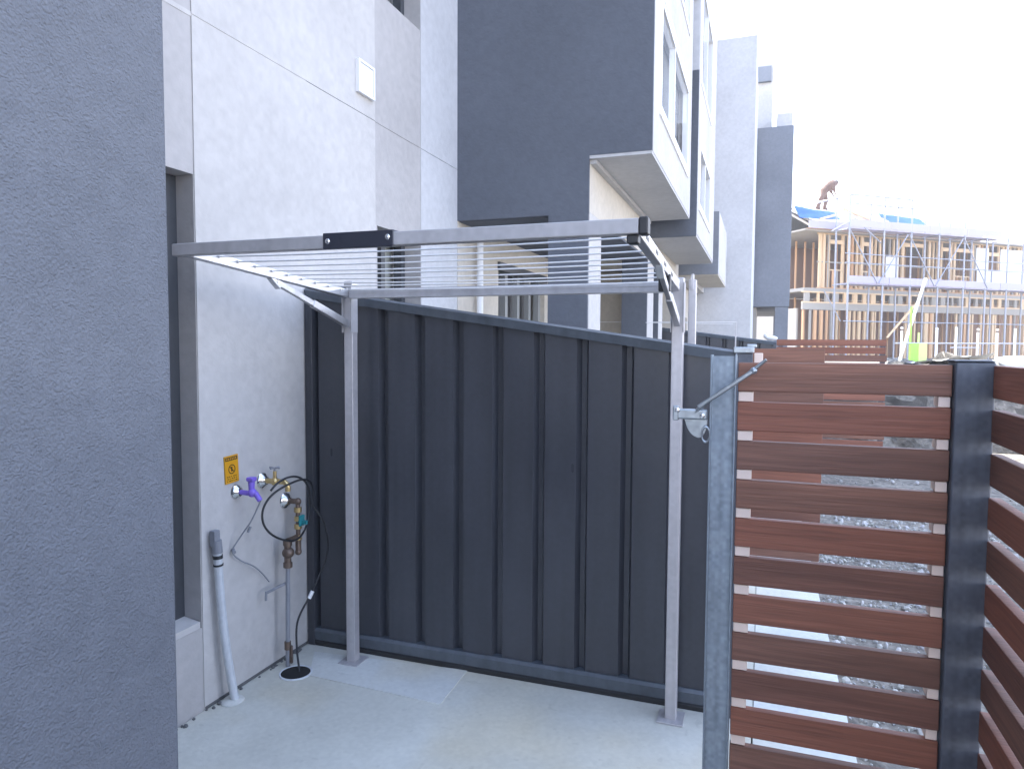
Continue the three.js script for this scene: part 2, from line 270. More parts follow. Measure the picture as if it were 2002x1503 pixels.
{ // third house
  const h = thing('townhouse', 'second overhanging townhouse along the row, dark face under pale upper wall', 'townhouse', [-1.2, 0, -8.3], 'townhouses of the row');
  part('upper_storey', box(-3, -1.217, 2.585, TOP, -10.9, -8.02), mat.wallCream, h);
  part('bay', box(-1.216, -0.85, 2.83, TOP, -10.6, -7.93), mat.wallWhite, h);
  part('dark_render', plateZ(-7.9, 0.026, -1.216, -0.7025, 2.80, 4.56), mat.wallDark, h, 'charcoal rendered face');
  part('pale_render', plateZ(-7.9, 0.026, -0.90, -0.7025, 4.562, 5.3), mat.wallCool, h);
  part('top_box', box(-1.6, -0.70, 5.302, TOP, -7.925, -7.86), mat.wallMid, h);
  part('bay_cladding', plateX(-0.70, 0.148, -10.6, -7.93, 2.83, TOP, [[-9.75, -8.15, 3.15, 3.85], [-9.75, -8.15, 4.5, 5.6]]), mat.wallWhite, h);
  windowX(h, -0.722, -9.75, -8.15, 3.152, 3.85, [-8.95], mat.white, mat.core, 'window', 0.045, 0.02);
  windowX(h, -0.722, -9.75, -8.15, 4.502, 5.598, [-8.95], mat.white, mat.core, 'window', 0.045, 0.02);
  part('window_sill', box(-0.77, -0.686, 3.115, 3.15, -9.79, -8.11), mat.white, h);
  part('soffit', box(-1.215, -0.705, 2.80, 2.829, -10.59, -7.93), mat.soffit, h);
  part('pier', box(-1.5, -1.217, -0.05, 2.584, -8.36, -7.918), mat.wallWhite, h);
  part('pier_render', plateZ(-7.892, 0.024, -1.503, -1.2205, -0.05, 2.58), mat.wallDark, h);
  part('pier', box(-1.5, -1.217, -0.05, 2.584, -9.16, -8.82), mat.wallWhite, h);
  part('pier_render', plateZ(-8.795, 0.024, -1.503, -1.2205, -0.05, 2.58), mat.wallDark, h);
  part('rear_wall', box(-3, -2.26, -0.05, 2.58, -11, -9.45), mat.wallDark, h);
}
{ // fourth house: low bay
  const h = thing('townhouse', 'third townhouse along the row with a low grey bay box', 'townhouse', [-1.2, 0, -11.5], 'townhouses of the row');
  part('bay', box(-1.6, -0.645, 2.70, 3.62, -13.3, -11.03), mat.wallWhite, h);
  part('bay_render', plateZ(-11.0, 0.026, -1.6, -0.6475, 2.69, 3.62), mat.wallMid, h, 'grey rendered face of the bay');
  part('soffit', box(-1.59, -0.65, 2.672, 2.699, -13.29, -11.03), mat.wallCream, h);
  part('upper_storey', box(-3, -1.05, 2.6, TOP, -13.7, -11.05), mat.wallWhite, h);
  part('lower_wall', plateX(-1.25, 0.3, -13.7, -10.95, -0.05, 2.6, [[-12.6, -11.9, 0.9, 2.1]]), mat.wallCream, h);
  windowX(h, -1.36, -12.6, -11.9, 0.9, 2.1, [], mat.frameDark, mat.core);
}
{ // white cross wall
  const h = thing('townhouse', 'tall plain white townhouse wall at the end of the near row', 'townhouse', [-1.2, 0, -13.8], 'townhouses of the row');
  part('wall', box(-5, -0.21, -0.05, 7.25, -17, -13.75, 0.01), mat.wallCool, h);
}
{ // grey tower
  const h = thing('townhouse', 'grey townhouse block with open ground floor beside the white wall', 'townhouse', [0, 0, -17.5], 'townhouses of the row');
  part('block', box(-3, 0.56, 2.52, 6.55, -22.5, -17.1, 0.01), mat.wallMid, h);
  part('upper_wall', box(-3, 0.10, 6.552, 8.7, -22, -18), mat.wallWhite, h);
  part('opening_box', box(-0.30, 0.06, 7.85, 8.2, -18.0, -17.9), mat.wallMid, h);
  part('parapet_box', box(0.2, 0.54, 6.552, 6.95, -18.5, -17.5), mat.wallWhite, h);
  part('corner_column', box(0.26, 0.54, -0.05, 2.515, -17.42, -17.12), mat.wallMid, h);
  part('back_column', box(0.30, 0.54, -0.05, 2.515, -22.4, -22.1), mat.wallMid, h);
  part('roller_screen', box(-0.24, -0.14, -0.05, 2.515, -19, -17.2), mat.pineC, h);
}

// ---------------------------------------------------------------- dark sheet-steel fence
const topAt = (x) => 1.895 - 0.143 * (x + 2.26);
function steelFence(label, group, x0, x1, z, topFn, phase) {
  const h = thing('steel_fence', label, 'fence', [(x0 + x1) / 2, 0, z], group);
  const pitch = 0.2065, rec = 0.056, dep = 0.04, sl = 0.016;
  const zf = z + 0.0;
  let first = Math.ceil((x0 + 0.04 - phase) / pitch) - 1;
  for (let k = first; ; k++) {
    const c = phase + k * pitch; if (c - rec / 2 > x1 - 0.03) break;
    const prof = [[c - rec / 2, zf], [c - rec / 2 + sl, zf - dep], [c + rec / 2 - sl, zf - dep], [c + rec / 2, zf], [c + pitch - rec / 2, zf]].map(([x, zz]) => [Math.max(x0 + 0.02, Math.min(x1 - 0.02, x)), zz]).filter((q, i, a) => !i || q[0] > a[i - 1][0] + 1e-4);
    if (prof.length < 2) continue;
    const pos = []; const th = 0.002;
    for (let i = 0; i < prof.length - 1; i++) { const [a, za] = prof[i], [b, zb] = prof[i + 1], ya = topFn(a) - 0.03, yb = topFn(b) - 0.03; for (const o of [0, -th]) { const q = [[a, 0.03, za + o], [b, 0.03, zb + o], [b, yb, zb + o], [a, ya, za + o]]; const ord = o ? [0, 2, 1, 0, 3, 2] : [0, 1, 2, 0, 2, 3]; for (const t of ord) pos.push(...q[t]); } }
    const g = new THREE.BufferGeometry(); g.setAttribute('position', new THREE.Float32BufferAttribute(pos, 3)); g.computeVertexNormals();
    part('fence_sheet', g, mat.fence, h);
  }
  // rails
  const rail = (yf, hh, name, m) => {
    const s = new THREE.Shape(); const w = 0.027; s.moveTo(-w, -hh); s.lineTo(w, -hh); s.lineTo(w + 0.006, -hh * 0.2); s.lineTo(w - 0.006, 0); s.lineTo(-w + 0.006, 0); s.lineTo(-w - 0.006, -hh * 0.2); s.closePath();
    const L = x1 - x0, g = new THREE.ExtrudeGeometry(s, { depth: L, bevelEnabled: false }).rotateY(Math.PI / 2).translate(x0, 0, z - 0.012);
    const p = g.attributes.position; for (let i = 0; i < p.count; i++) p.setY(i, p.getY(i) + yf(p.getX(i))); g.computeVertexNormals(); return part(name, g, m, h);
  };
  rail(topFn, 0.05, 'top_rail', mat.fenceCap);
  rail(() => 0.092, 0.062, 'bottom_rail', mat.fenceCap);
  rail(() => 0.03, 0.03, 'plinth', mat.black);
  part('end_post', [box(x0 + 0.001, x0 + 0.045, 0, topFn(x0) - 0.052, z - 0.045, z + 0.022, 0.004)], mat.fence, h);
  part('end_post', [box(x1 - 0.05, x1, 0, topFn(x1) - 0.052, z - 0.05, z + 0.026, 0.004)], mat.fence, h);
  return h;
}
steelFence('charcoal ribbed sheet steel fence with sloping top behind the clothesline', 'steel fences between the yards', -2.255, -0.105, -3.115, topAt, -1.80);
steelFence('far charcoal steel fence seen over the near one', 'steel fences between the yards', -2.2, 0.17, -9.5, (x) => 1.972 - 0.1265 * (x + 2.2), -1.7);
single('fence_post_cap', [box(-0.112, -0.03, 1.575, 1.60, -3.165, -3.07, 0.004), box(-0.06, -0.02, 1.598, 1.612, -3.16, -3.09, 0.004)], mat.zinc, 'galvanised cap on the end of the dark fence', 'post cap');
{ const h = thing('gate_post', 'dark steel post at the end of the ribbed fence', 'post', [-0.07, 0, -3.12]); part('post', box(-0.098, -0.035, 0, 1.574, -3.155, -3.085, 0.004), mat.darkSteel, h); part('timber_facing', box(-0.03, 0.005, 1.42, 1.575, -3.14, -3.10, 0.003), mat.packer, h); }

// ---------------------------------------------------------------- folding clothesline
{
  const h = thing('clothesline', 'grey folding frame clothesline on two posts in front of the dark fence', 'clothesline', [-1.12, 0, -2.98]);
  const xl = -1.915, xr = -0.325, zr = -2.975, zf = -1.93, yr = 1.845, yf = 1.925;
  const yAt = (z) => yr + (yf - yr) * (z - zr) / (zf - zr);
  for (const [x, yt] of [[xl + 0.0, 1.91], [xr - 0.008, 1.885]]) {
    const p = part('post', box(x - 0.024, x + 0.024, 0.004, yt, zr - 0.05, zr - 0.002, 0.004), mat.linePost, h);
    part('base_plate', box(x - 0.055, x + 0.055, 0.0006, 0.009, zr - 0.085, zr + 0.033, 0.002), mat.linePost, p);
    for (const by of [1.70, 1.872]) part('bolt', cyl(V(x, by, zr - 0.01), V(x, by, zr + 0.005), 0.007), mat.screw, p);
    part('hinge_bracket', [box(x - 0.027, x - 0.0243, 1.66, yt - 0.02, zr - 0.046, zr + 0.012), box(x + 0.0243, x + 0.027, 1.66, yt - 0.02, zr - 0.046, zr + 0.012)], mat.lineGrey, p);
  }
  const rb = part('rear_bar', [box(xl + 0.03, xr - 0.04, yr - 0.022, yr + 0.02, zr - 0.002, zr + 0.034, 0.004)], mat.lineGrey, h);
  part('bar_ridge', [box(xl + 0.032, xr - 0.042, yr + 0.004, yr + 0.008, zr + 0.0335, zr + 0.0365), box(xl + 0.032, xr - 0.042, yr + 0.0205, yr + 0.0245, zr + 0.004, zr + 0.02)], mat.lineGrey, rb);
  part('front_bar', box(xl - 0.02, xr + 0.004, yf - 0.021, yf + 0.021, zf - 0.018, zf + 0.02, 0.004), mat.lineGrey, h);
  const arm = (x) => part('arm', bar(V(x, yAt(zr + 0.03), zr + 0.03), V(x, yAt(zf - 0.02), zf - 0.02), 0.03, 0.040, 0.004), mat.lineSteel, h);
  const aL = arm(xl + 0.012), aR = arm(xr - 0.012);
  part('arm_slot', [-2.1, -2.3, -2.5, -2.7].map((z) => bar(V(xr + 0.0032, yAt(z), z), V(xr + 0.0032, yAt(z + 0.05), z + 0.05), 0.002, 0.012)), mat.black, aR);
  part('end_cap', [box(xr + 0.004, xr + 0.03, yf - 0.024, yf + 0.024, zf - 0.022, zf + 0.022, 0.005), box(xr - 0.03, xr + 0.002, yf - 0.045, yf - 0.022, zf - 0.03, zf + 0.01, 0.004)], mat.black, h, 'black plastic end cap');
  part('hinge_block', box(xr - 0.035, xr + 0.008, 1.80, 1.862, -2.62, -2.585, 0.004), mat.black, aR);
  // cover plate joining the two halves of the front bar
  const cp = part('cover_plate', [box(-1.315, -1.065, yf - 0.024, yf + 0.026, zf + 0.0205, zf + 0.026, 0.002), box(-1.315, -1.065, yf + 0.0215, yf + 0.027, zf - 0.02, zf + 0.0205, 0.002)], mat.navy, h, 'black joining plate on the front bar');
  for (const [sx, sy] of [[-1.297, 0], [-1.083, 0.004]]) part('screw', sph(V(sx, yf + sy, zf + 0.027), 0.009, 1, 1, 0.5), mat.screw, cp);
  // lines
  for (let k = 0; k < 10; k++) {
    const z = -1.985 - k * 0.0985, y = yAt(z) + 0.008; const pts = []; const sag = rr(0.004, 0.011);
    for (let i = 0; i <= 8; i++) { const t = i / 8; pts.push(V(xl + 0.0 + (xr - xl) * t, y - sag * 4 * t * (1 - t), z + 0.002 * Math.sin(i * 2 + k))); }
    const l = part('line', tube(pts, 0.0030, 24, 6), mat.wire, h);
    for (const ex of [xl + 0.026, xr - 0.034]) part('eyelet', cyl(V(ex, y, z), V(ex + 0.008, y, z), 0.006, 0.006, 8), mat.wire, l);
  }
  // braces
  for (const [x, m] of [[xl + 0.012, 1], [xr - 0.006, -1]]) {
    const A = V(x, yAt(-2.42) - 0.028, -2.42), B = V(x, 1.70, zr + 0.02), mid = A.clone().lerp(B, 0.5);
    const b = part('brace', [bar(A, mid, 0.018, 0.026, 0.003), bar(mid.clone().lerp(A, 0.06), B, 0.024, 0.034, 0.003)], mat.lineSteel, h);
    part('brace_bracket', [bar(V(x, yAt(-2.40) - 0.012, -2.385), V(x, yAt(-2.43) - 0.05, -2.44), 0.026, 0.02, 0.003)], mat.lineSteel, b);
    part('rivet', cyl(V(x - 0.016, A.y, A.z), V(x + 0.016, A.y, A.z), 0.006, 0.006, 8), mat.screw, b);
  }
  void aL;
}
// neighbour's clothesline posts over the fence
single('clothesline_post', [box(-0.322, -0.288, 0, 1.905, -3.34, -3.30, 0.003), box(-0.31, -0.30, 1.86, 1.93, -3.33, -3.29)], mat.linePost, "neighbour's grey clothesline post just behind the fence", 'post');
{
  const h = thing('clothesline', 'thin far clothesline frame beyond the dark fence', 'clothesline', [-0.8, 0, -8.6]);
  part('post', box(-0.3, -0.287, 0, 1.90, -8.66, -8.62), mat.linePost, h); part('post', box(-2.02, -1.99, 0, 1.93, -8.66, -8.62), mat.linePost, h);
  part('line', cyl(V(-2.0, 1.90, -8.6), V(-0.29, 1.89, -8.6), 0.004, 0.004, 6), mat.wire, h); part('line', cyl(V(-1.2, 1.86, -7.7), V(-0.29, 1.84, -7.7), 0.003, 0.003, 6), mat.wire, h);
}

// ---------------------------------------------------------------- slat screens
const PITCH = 0.1118, SLAT = 0.082;
function slatScreenX(label, x0, x1, z, top, n, posts, group) {
  const h = thing('slat_screen', label, 'slat screen', [(x0 + x1) / 2, 0, z], group);
  const protos = [0, 1].map((k) => { const m = part('slat', box(x0, x1, top - SLAT, top, z - 0.027, z, 0.0025), merbau[k], h); return m; });
  for (let i = 2; i < n; i++) { const c = copyPart(protos[0], h, rr(-0.001, 0.001), -i * PITCH, rr(-0.0012, 0.0012), merbau[[0, 3, 2, 0, 1, 4, 3, 2, 4, 1, 2][i % 11]]); void c; }
  protos[1].position.y = -PITCH;
  let pk = null;
  for (let i = 0; i < n - 1; i++) for (const [a, b] of [[x0 + 0.002, x0 + 0.042], [x1 - 0.03, x1 - 0.002]]) {
    const g = box(a, b, top - SLAT - (PITCH - SLAT) + 0.001, top - SLAT - 0.001, z - 0.055, z - 0.004, 0.002);
    if (i === 0) { pk = pk || {}; pk[a] = part('packer', g, mat.packer, h); } else copyPart(pk[a], h, 0, -i * PITCH, 0);
  }
  part('batten', [box(x0 + 0.002, x0 + 0.042, 0, top - 0.01, z - 0.058, z - 0.0565 + 0.0, 0)], mat.packer, h);
  for (const f of posts) f(h);
  return h;
}
{
  const z = -2.095, top = 1.556;
  slatScreenX('brown timber slat screen panel between galvanised post and corner post', -0.062, 0.468, z, top, 14, [
    (h) => { // galvanised channel post
      const p = part('galvanised_post', [box(-0.1325, -0.0725, 0.001, 1.574, z - 0.008, z - 0.002)], mat.galv, h, 'galvanised steel channel post');
      part('flange', box(-0.1385, -0.133, 0.001, 1.577, z - 0.05, z + 0.006, 0.0015), mat.galv, p); part('flange', box(-0.0720, -0.0665, 0.001, 1.577, z - 0.05, z + 0.006, 0.0015), mat.galv, p);
    },
    (h) => { // corner post
      const p = part('corner_post', box(0.470, 0.560, 0.001, 1.565, z - 0.075, z + 0.016, 0.006), mat.darkSteel, h, 'dark square steel corner post');
      part('post_cap', box(0.468, 0.562, 1.5655, 1.569, z - 0.077, z + 0.018, 0.0015), mat.darkSteel, p);
    }]);
}
{ // side screen running back past the camera
  const x = 0.553, z0 = -2.075, z1 = 1.2, top = 1.556;
  const h = thing('slat_screen', 'brown timber slat screen running along the right edge from the corner post', 'slat screen', [x, 0, -0.4]);
  const pr = part('slat', box(x, x + 0.027, top - SLAT, top, z0, z1, 0.0025), merbau[1], h);
  for (let i = 1; i < 14; i++) copyPart(pr, h, rr(-0.001, 0.001), -i * PITCH, 0, merbau[[1, 4, 2, 3, 0, 1, 4, 2][i % 8]]);
  part('post', box(x + 0.029, x + 0.09, 0, top, -0.03, 0.03, 0.004), mat.darkSteel, h);
  part('post', box(x + 0.029, x + 0.09, 0, top, 1.1, 1.16, 0.004), mat.darkSteel, h);
}
{ // neighbour's panel seen through the gaps
  slatScreenX("neighbour's short timber slat panel seen over the front screen", -0.085, 0.33, -4.25, 1.592, 12, [
    (h) => part('post', box(-0.15, -0.088, 0, 1.6, -4.30, -4.24, 0.004), mat.galv, h)]);
  const h = thing('slat_screen', 'far low slat fence in front of the building site', 'slat screen', [0.9, 0, -9.8]);
  const pr = part('slat', box(0.18, 1.46, 1.62, 1.70, -9.82, -9.80), merbau[3], h);
  for (let i = 1; i < 15; i++) copyPart(pr, h, rr(-0.01, 0.01), -i * 0.098, 0, merbau[i % 4]);
  part('post', box(1.40, 1.455, 0, 1.69, -9.88, -9.822), mat.darkSteel, h); part('post', box(0.2, 0.26, 0, 1.69, -9.88, -9.822), mat.darkSteel, h);
}

// ---------------------------------------------------------------- gate latch on the galvanised post
{
  const z = -2.06;
  const h = thing('gate_latch', 'zinc gate latch fixed to the galvanised post', 'gate latch', [-0.14, 1.35, z]);
  part('keeper_arm', [box(-0.236, -0.142, 1.392, 1.422, z - 0.012, z + 0.006, 0.005), box(-0.238, -0.222, 1.388, 1.430, z - 0.016, z + 0.010, 0.003)], mat.zinc, h);
  const s = new THREE.Shape(); s.moveTo(-0.205, 1.392); s.quadraticCurveTo(-0.195, 1.345, -0.165, 1.340); s.quadraticCurveTo(-0.145, 1.345, -0.142, 1.392); s.closePath();
  part('latch_plate', new THREE.ExtrudeGeometry(s, { depth: 0.006, bevelEnabled: true, bevelSize: 0.001, bevelThickness: 0.001, bevelSegments: 1 }).translate(0, 0, z - 0.01), mat.zinc, h);
  for (const [bx, by] of [[-0.225, 1.418], [-0.155, 1.405]]) part('bolt', sph(V(bx, by, z + 0.010), 0.008, 1, 1, 0.6), mat.screw, h);
  part('ring', new THREE.TorusGeometry(0.018, 0.0035, 8, 20).scale(0.6, 1.2, 1).translate(-0.145, 1.352, z + 0.012), mat.zinc, h);
  const A = V(-0.168, 1.428, z + 0.004), B = V(-0.02, 1.535, z + 0.014), C = V(0.012, 1.566, z + 0.02);
  part('lever', [bar(A, B, 0.016, 0.012, 0.003), cyl(B.clone().lerp(A, 0.1), C, 0.0065, 0.004, 10), sph(B, 0.010), cyl(V(-0.178, 1.41, z), A.clone().lerp(B, 0.15), 0.006, 0.006, 8)], mat.zinc, h);
}

// ---------------------------------------------------------------- wall fittings
{ // vent cover high on the white wall
  const h = thing('wall_vent', 'square white vent cover high on the white wall', 'vent', [-2.26, 3.16, -3.70]);
  part('frame', [plateX(-2.235, 0.0245, -3.79, -3.61, 3.07, 3.26, [[-3.775, -3.625, 3.085, 3.245]])], mat.white, h);
  part('flap', box(-2.255, -2.24, 3.0865, 3.2435, -3.7735, -3.6265, 0.003), mat.white, h);
}
{ // warning sign
  const cv = document.createElement('canvas'); cv.width = 128; cv.height = 192; const c = cv.getContext('2d');
  c.fillStyle = '#d79a1c'; c.fillRect(0, 0, 128, 192); c.fillStyle = '#2a2420'; c.fillRect(6, 10, 116, 24); c.fillStyle = '#d79a1c'; for (let i = 0; i < 6; i++) c.fillRect(16 + i * 17, 16, 10, 12);
  c.strokeStyle = '#3c2c14'; c.lineWidth = 7; c.beginPath(); c.arc(64, 96, 30, 0, 7); c.stroke(); c.beginPath(); c.moveTo(44, 76); c.lineTo(84, 116); c.stroke(); c.fillStyle = '#3c2c14'; c.fillRect(56, 78, 14, 34);
  for (let r = 0; r < 3; r++) for (let i = 0; i < 5; i++) c.fillRect(14 + i * 20 + (r % 2) * 4, 142 + r * 15, 14 - ((i + r) % 3) * 3, 7);
  const t = new THREE.CanvasTexture(cv); t.colorSpace = THREE.SRGBColorSpace;
  const g = new THREE.PlaneGeometry(0.085, 0.125).rotateY(Math.PI / 2).rotateX(0.05);
  const h = thing('warning_sign', 'small yellow warning sign above the lilac tap', 'sign', [-2.256, 1.035, -2.545]);
  const b = new THREE.Mesh(merge(box(-0.003, 0.001, -0.0625, 0.0625, -0.0425, 0.0425).rotateX(0.05)), M([0.6, 0.35, 0.03], 0.5)); b.name = 'plate'; b.castShadow = b.receiveShadow = true; h.add(b);
  const f = new THREE.Mesh(g, new THREE.MeshStandardMaterial({ map: t, roughness: 0.45 })); f.name = 'print'; f.position.x = 0.003; f.receiveShadow = f.castShadow = true; h.add(f);
}
const flange = (y, z, x = -2.26, r = 0.036) => new THREE.LatheGeometry([[0.0, 0.03], [0.016, 0.03], [0.02, 0.024], [r * 0.85, 0.014], [r, 0.004], [r, 0]].map((q) => new THREE.Vector2(...q)), 24).rotateZ(-Math.PI / 2).translate(x, y, z);
{
  const y = 0.925, z = -2.575;
  const h = thing('garden_tap', 'lilac plastic handled recycled water tap under the yellow sign', 'tap', [-2.26, y, z]);
  part('flange', flange(y, z), mat.chrome, h);
  part('body', [cyl(V(-2.235, y, z), V(-2.155, y - 0.004, z - 0.012), 0.012), sph(V(-2.175, y, z - 0.009), 0.021), cyl(V(-2.16, y, z - 0.011), V(-2.135, y - 0.035, z - 0.014), 0.013, 0.012)], mat.lilac, h);
  part('handle', [cyl(V(-2.178, y + 0.01, z - 0.009), V(-2.178, y + 0.052, z - 0.009), 0.013, 0.016), box(-2.196, -2.16, y + 0.052, y + 0.072, z - 0.027, z + 0.009, 0.006)], mat.lilac, h);
}
{
  const y = 0.945, z = -2.755;
  const h = thing('garden_tap', 'brass garden tap with cross handle on a chrome flange', 'tap', [-2.26, y, z]);
  part('flange', flange(y, z, -2.26, 0.04), mat.chrome, h);
  part('body', [cyl(V(-2.235, y, z), V(-2.15, y, z - 0.006), 0.013), sph(V(-2.185, y, z), 0.02), tube([V(-2.16, y, z - 0.005), V(-2.135, y - 0.002, z - 0.008), V(-2.12, y - 0.018, z - 0.01), V(-2.118, y - 0.045, z - 0.01)], 0.013, 12, 10), cyl(V(-2.185, y + 0.01, z), V(-2.185, y + 0.05, z), 0.009)], mat.brass, h);
  part('handle', [cyl(V(-2.185, y + 0.045, z), V(-2.185, y + 0.066, z), 0.005), bar(V(-2.185, y + 0.066, z - 0.032), V(-2.185, y + 0.066, z + 0.032), 0.008, 0.007, 0.002), bar(V(-2.215, y + 0.066, z), V(-2.155, y + 0.066, z), 0.007, 0.008, 0.002)], mat.pipeGrey, h);
}
{ // water meter assembly
  const h = thing('water_meter_riser', 'copper water meter pipes dropping from a chrome flange in the corner', 'water pipes', [-2.2, 0, -2.9]);
  const y = 0.812, z = -2.925;
  part('flange', flange(y, z, -2.26, 0.042), mat.chrome, h);
  part('outlet', [cyl(V(-2.235, y, z), V(-2.185, y, z - 0.004), 0.014), sph(V(-2.185, y, z - 0.004), 0.018), cyl(V(-2.185, y, z - 0.004), V(-2.185, 0.60, z - 0.004), 0.011)], mat.copper, h);
  for (const yy of [0.77, 0.725, 0.685, 0.63]) part('nut', cyl(V(-2.185, yy - 0.012, z - 0.004), V(-2.185, yy + 0.012, z - 0.004), 0.019, 0.019, 6), mat.brass, h);
  part('valve_handle', [box(-2.168, -2.158, 0.69, 0.745, z - 0.024, z + 0.016, 0.003), cyl(V(-2.185, 0.715, z), V(-2.16, 0.715, z), 0.009), box(-2.166, -2.13, 0.70, 0.72, z - 0.01, z + 0.004, 0.003)], mat.teal, h, 'teal valve handle');
  part('cross_pipe', [cyl(V(-2.185, 0.635, z), V(-2.185, 0.635, -2.845), 0.012), cyl(V(-2.185, 0.56, z - 0.004), V(-2.185, 0.62, z - 0.004), 0.014), sph(V(-2.185, 0.555, z - 0.004), 0.017)], mat.copper, h);
  part('meter_body', [cyl(V(-2.185, 0.50, -2.845), V(-2.185, 0.64, -2.845), 0.017), sph(V(-2.18, 0.575, -2.842), 0.03, 1, 0.9, 1), cyl(V(-2.185, 0.61, -2.845), V(-2.185, 0.64, -2.845), 0.022, 0.022, 6), cyl(V(-2.185, 0.50, -2.845), V(-2.185, 0.525, -2.845), 0.022, 0.022, 6)], mat.copper, h);
  part('riser', cyl(V(-2.185, 0.005, -2.835), V(-2.185, 0.51, -2.845), 0.011), mat.pipeGrey, h, 'grey riser pipe down to the floor');
  part('riser_collar', [cyl(V(-2.185, 0.09, -2.836), V(-2.185, 0.13, -2.836), 0.016), box(-2.19, -2.16, 0.02, 0.11, -2.846, -2.834, 0.003)], mat.copper, h);
  part('side_arm', [bar(V(-2.2, 0.418, -2.845), V(-2.21, 0.412, -2.71), 0.008, 0.014, 0.002), cyl(V(-2.212, 0.418, -2.715), V(-2.212, 0.375, -2.712), 0.006)], mat.pipeGrey, h);
}
{ // coiled black hose
  const pts = []; const cy = 0.80, cz = -2.80;
  for (let i = 0; i <= 40; i++) { const a = -0.7 + i / 40 * 8.6; const r = 0.155 + 0.012 * Math.sin(i * 0.55); pts.push(V(-2.14 + 0.018 * Math.sin(a * 2.1 + 0.6) + i * 0.0006, cy + r * 0.98 * Math.cos(a), cz - r * 1.15 * Math.sin(a))); }
  pts.push(V(-2.10, 0.70, -3.02), V(-2.08, 0.55, -3.03), V(-2.12, 0.36, -2.96), V(-2.16, 0.22, -2.885), V(-2.15, 0.10, -2.86), V(-2.10, 0.012, -2.81), V(-2.09, -0.06, -2.80));
  const h = thing('irrigation_hose', 'thin black irrigation hose coiled below the brass tap and hanging into the drain', 'hose', [-2.14, 0.6, -2.8]);
  part('tube', tube(pts, 0.0052, 260, 8), mat.rubber, h);
  part('joiner', [cyl(V(-2.122, 0.352, -2.957), V(-2.132, 0.318, -2.94), 0.010, 0.010, 10)], mat.white, h);
  part('tail', tube([V(-2.135, 0.89, -2.592), V(-2.17, 0.80, -2.57), V(-2.22, 0.72, -2.55), V(-2.245, 0.66, -2.53), V(-2.235, 0.61, -2.57), V(-2.23, 0.56, -2.65), V(-2.235, 0.50, -2.72), V(-2.23, 0.45, -2.76)], 0.0035, 60, 6), mat.pipeGrey, h, 'thin grey lead hanging from the lilac tap');
  part('clip', [cyl(V(-2.25, 0.665, -2.54), V(-2.23, 0.66, -2.525), 0.009, 0.009, 8), cyl(V(-2.18, 0.77, -2.575), V(-2.19, 0.745, -2.57), 0.006, 0.006, 8)], mat.pipeGrey, h);
}
{ // leaning conduit
  const h = thing('drain_pipe', 'pale plastic pipe standing against the white wall left of the taps', 'pipe', [-2.2, 0, -2.46]);
  part('pipe', tube([V(-2.222, 0.70, -2.412), V(-2.220, 0.45, -2.428), V(-2.208, 0.2, -2.45), V(-2.195, 0.004, -2.475)], 0.0185, 30, 16), mat.pvc, h);
  part('top_fitting', [cyl(V(-2.222, 0.69, -2.413), V(-2.224, 0.745, -2.41), 0.023, 0.022, 16), box(-2.245, -2.215, 0.72, 0.79, -2.425, -2.39, 0.004)], mat.pipeGrey, h);
  part('tape', [cyl(V(-2.2215, 0.68, -2.4135), V(-2.2212, 0.665, -2.4145), 0.0212, 0.0212, 16), cyl(V(-2.2212, 0.64, -2.416), V(-2.221, 0.632, -2.4165), 0.0212, 0.0212, 16)], mat.rubber, h);
  part('foot_mortar', sph(V(-2.205, 0.0, -2.47), 0.05, 1, 0.3, 1.1), mat.concreteNew, h);
}
{ // drain hole
  const h = thing('floor_drain', 'round black drain hole in the concrete below the water pipes', 'drain', [-2.105, 0, -2.79]);
  part('opening', new THREE.CylinderGeometry(0.071, 0.071, 0.003, 36).translate(-2.105, 0.0035, -2.79), mat.hole, h);
  part('rim', new THREE.TorusGeometry(0.074, 0.005, 8, 40).rotateX(Math.PI / 2).translate(-2.105, 0.003, -2.79), mat.pvc, h);
}
// gritty gap strip where slab meets wall
{ const g = []; for (let i = 0; i < 60; i++) { const z = rr(-3.12, -1.3), s = rr(0.004, 0.012); g.push(new THREE.IcosahedronGeometry(s, 0).translate(-2.255 + rr(0, 0.02), s * 0.4, z)); } single('wall_base_debris', g, mat.core, 'dark mortar crumbs along the foot of the white wall', 'debris', null, 'stuff'); }
single('damp_course', plateX(-2.2585, 0.0015 + 0.001, -3.1, -2.365, 0.001, 0.016), mat.core, 'dark line of damp course at the foot of the white wall', 'damp course');

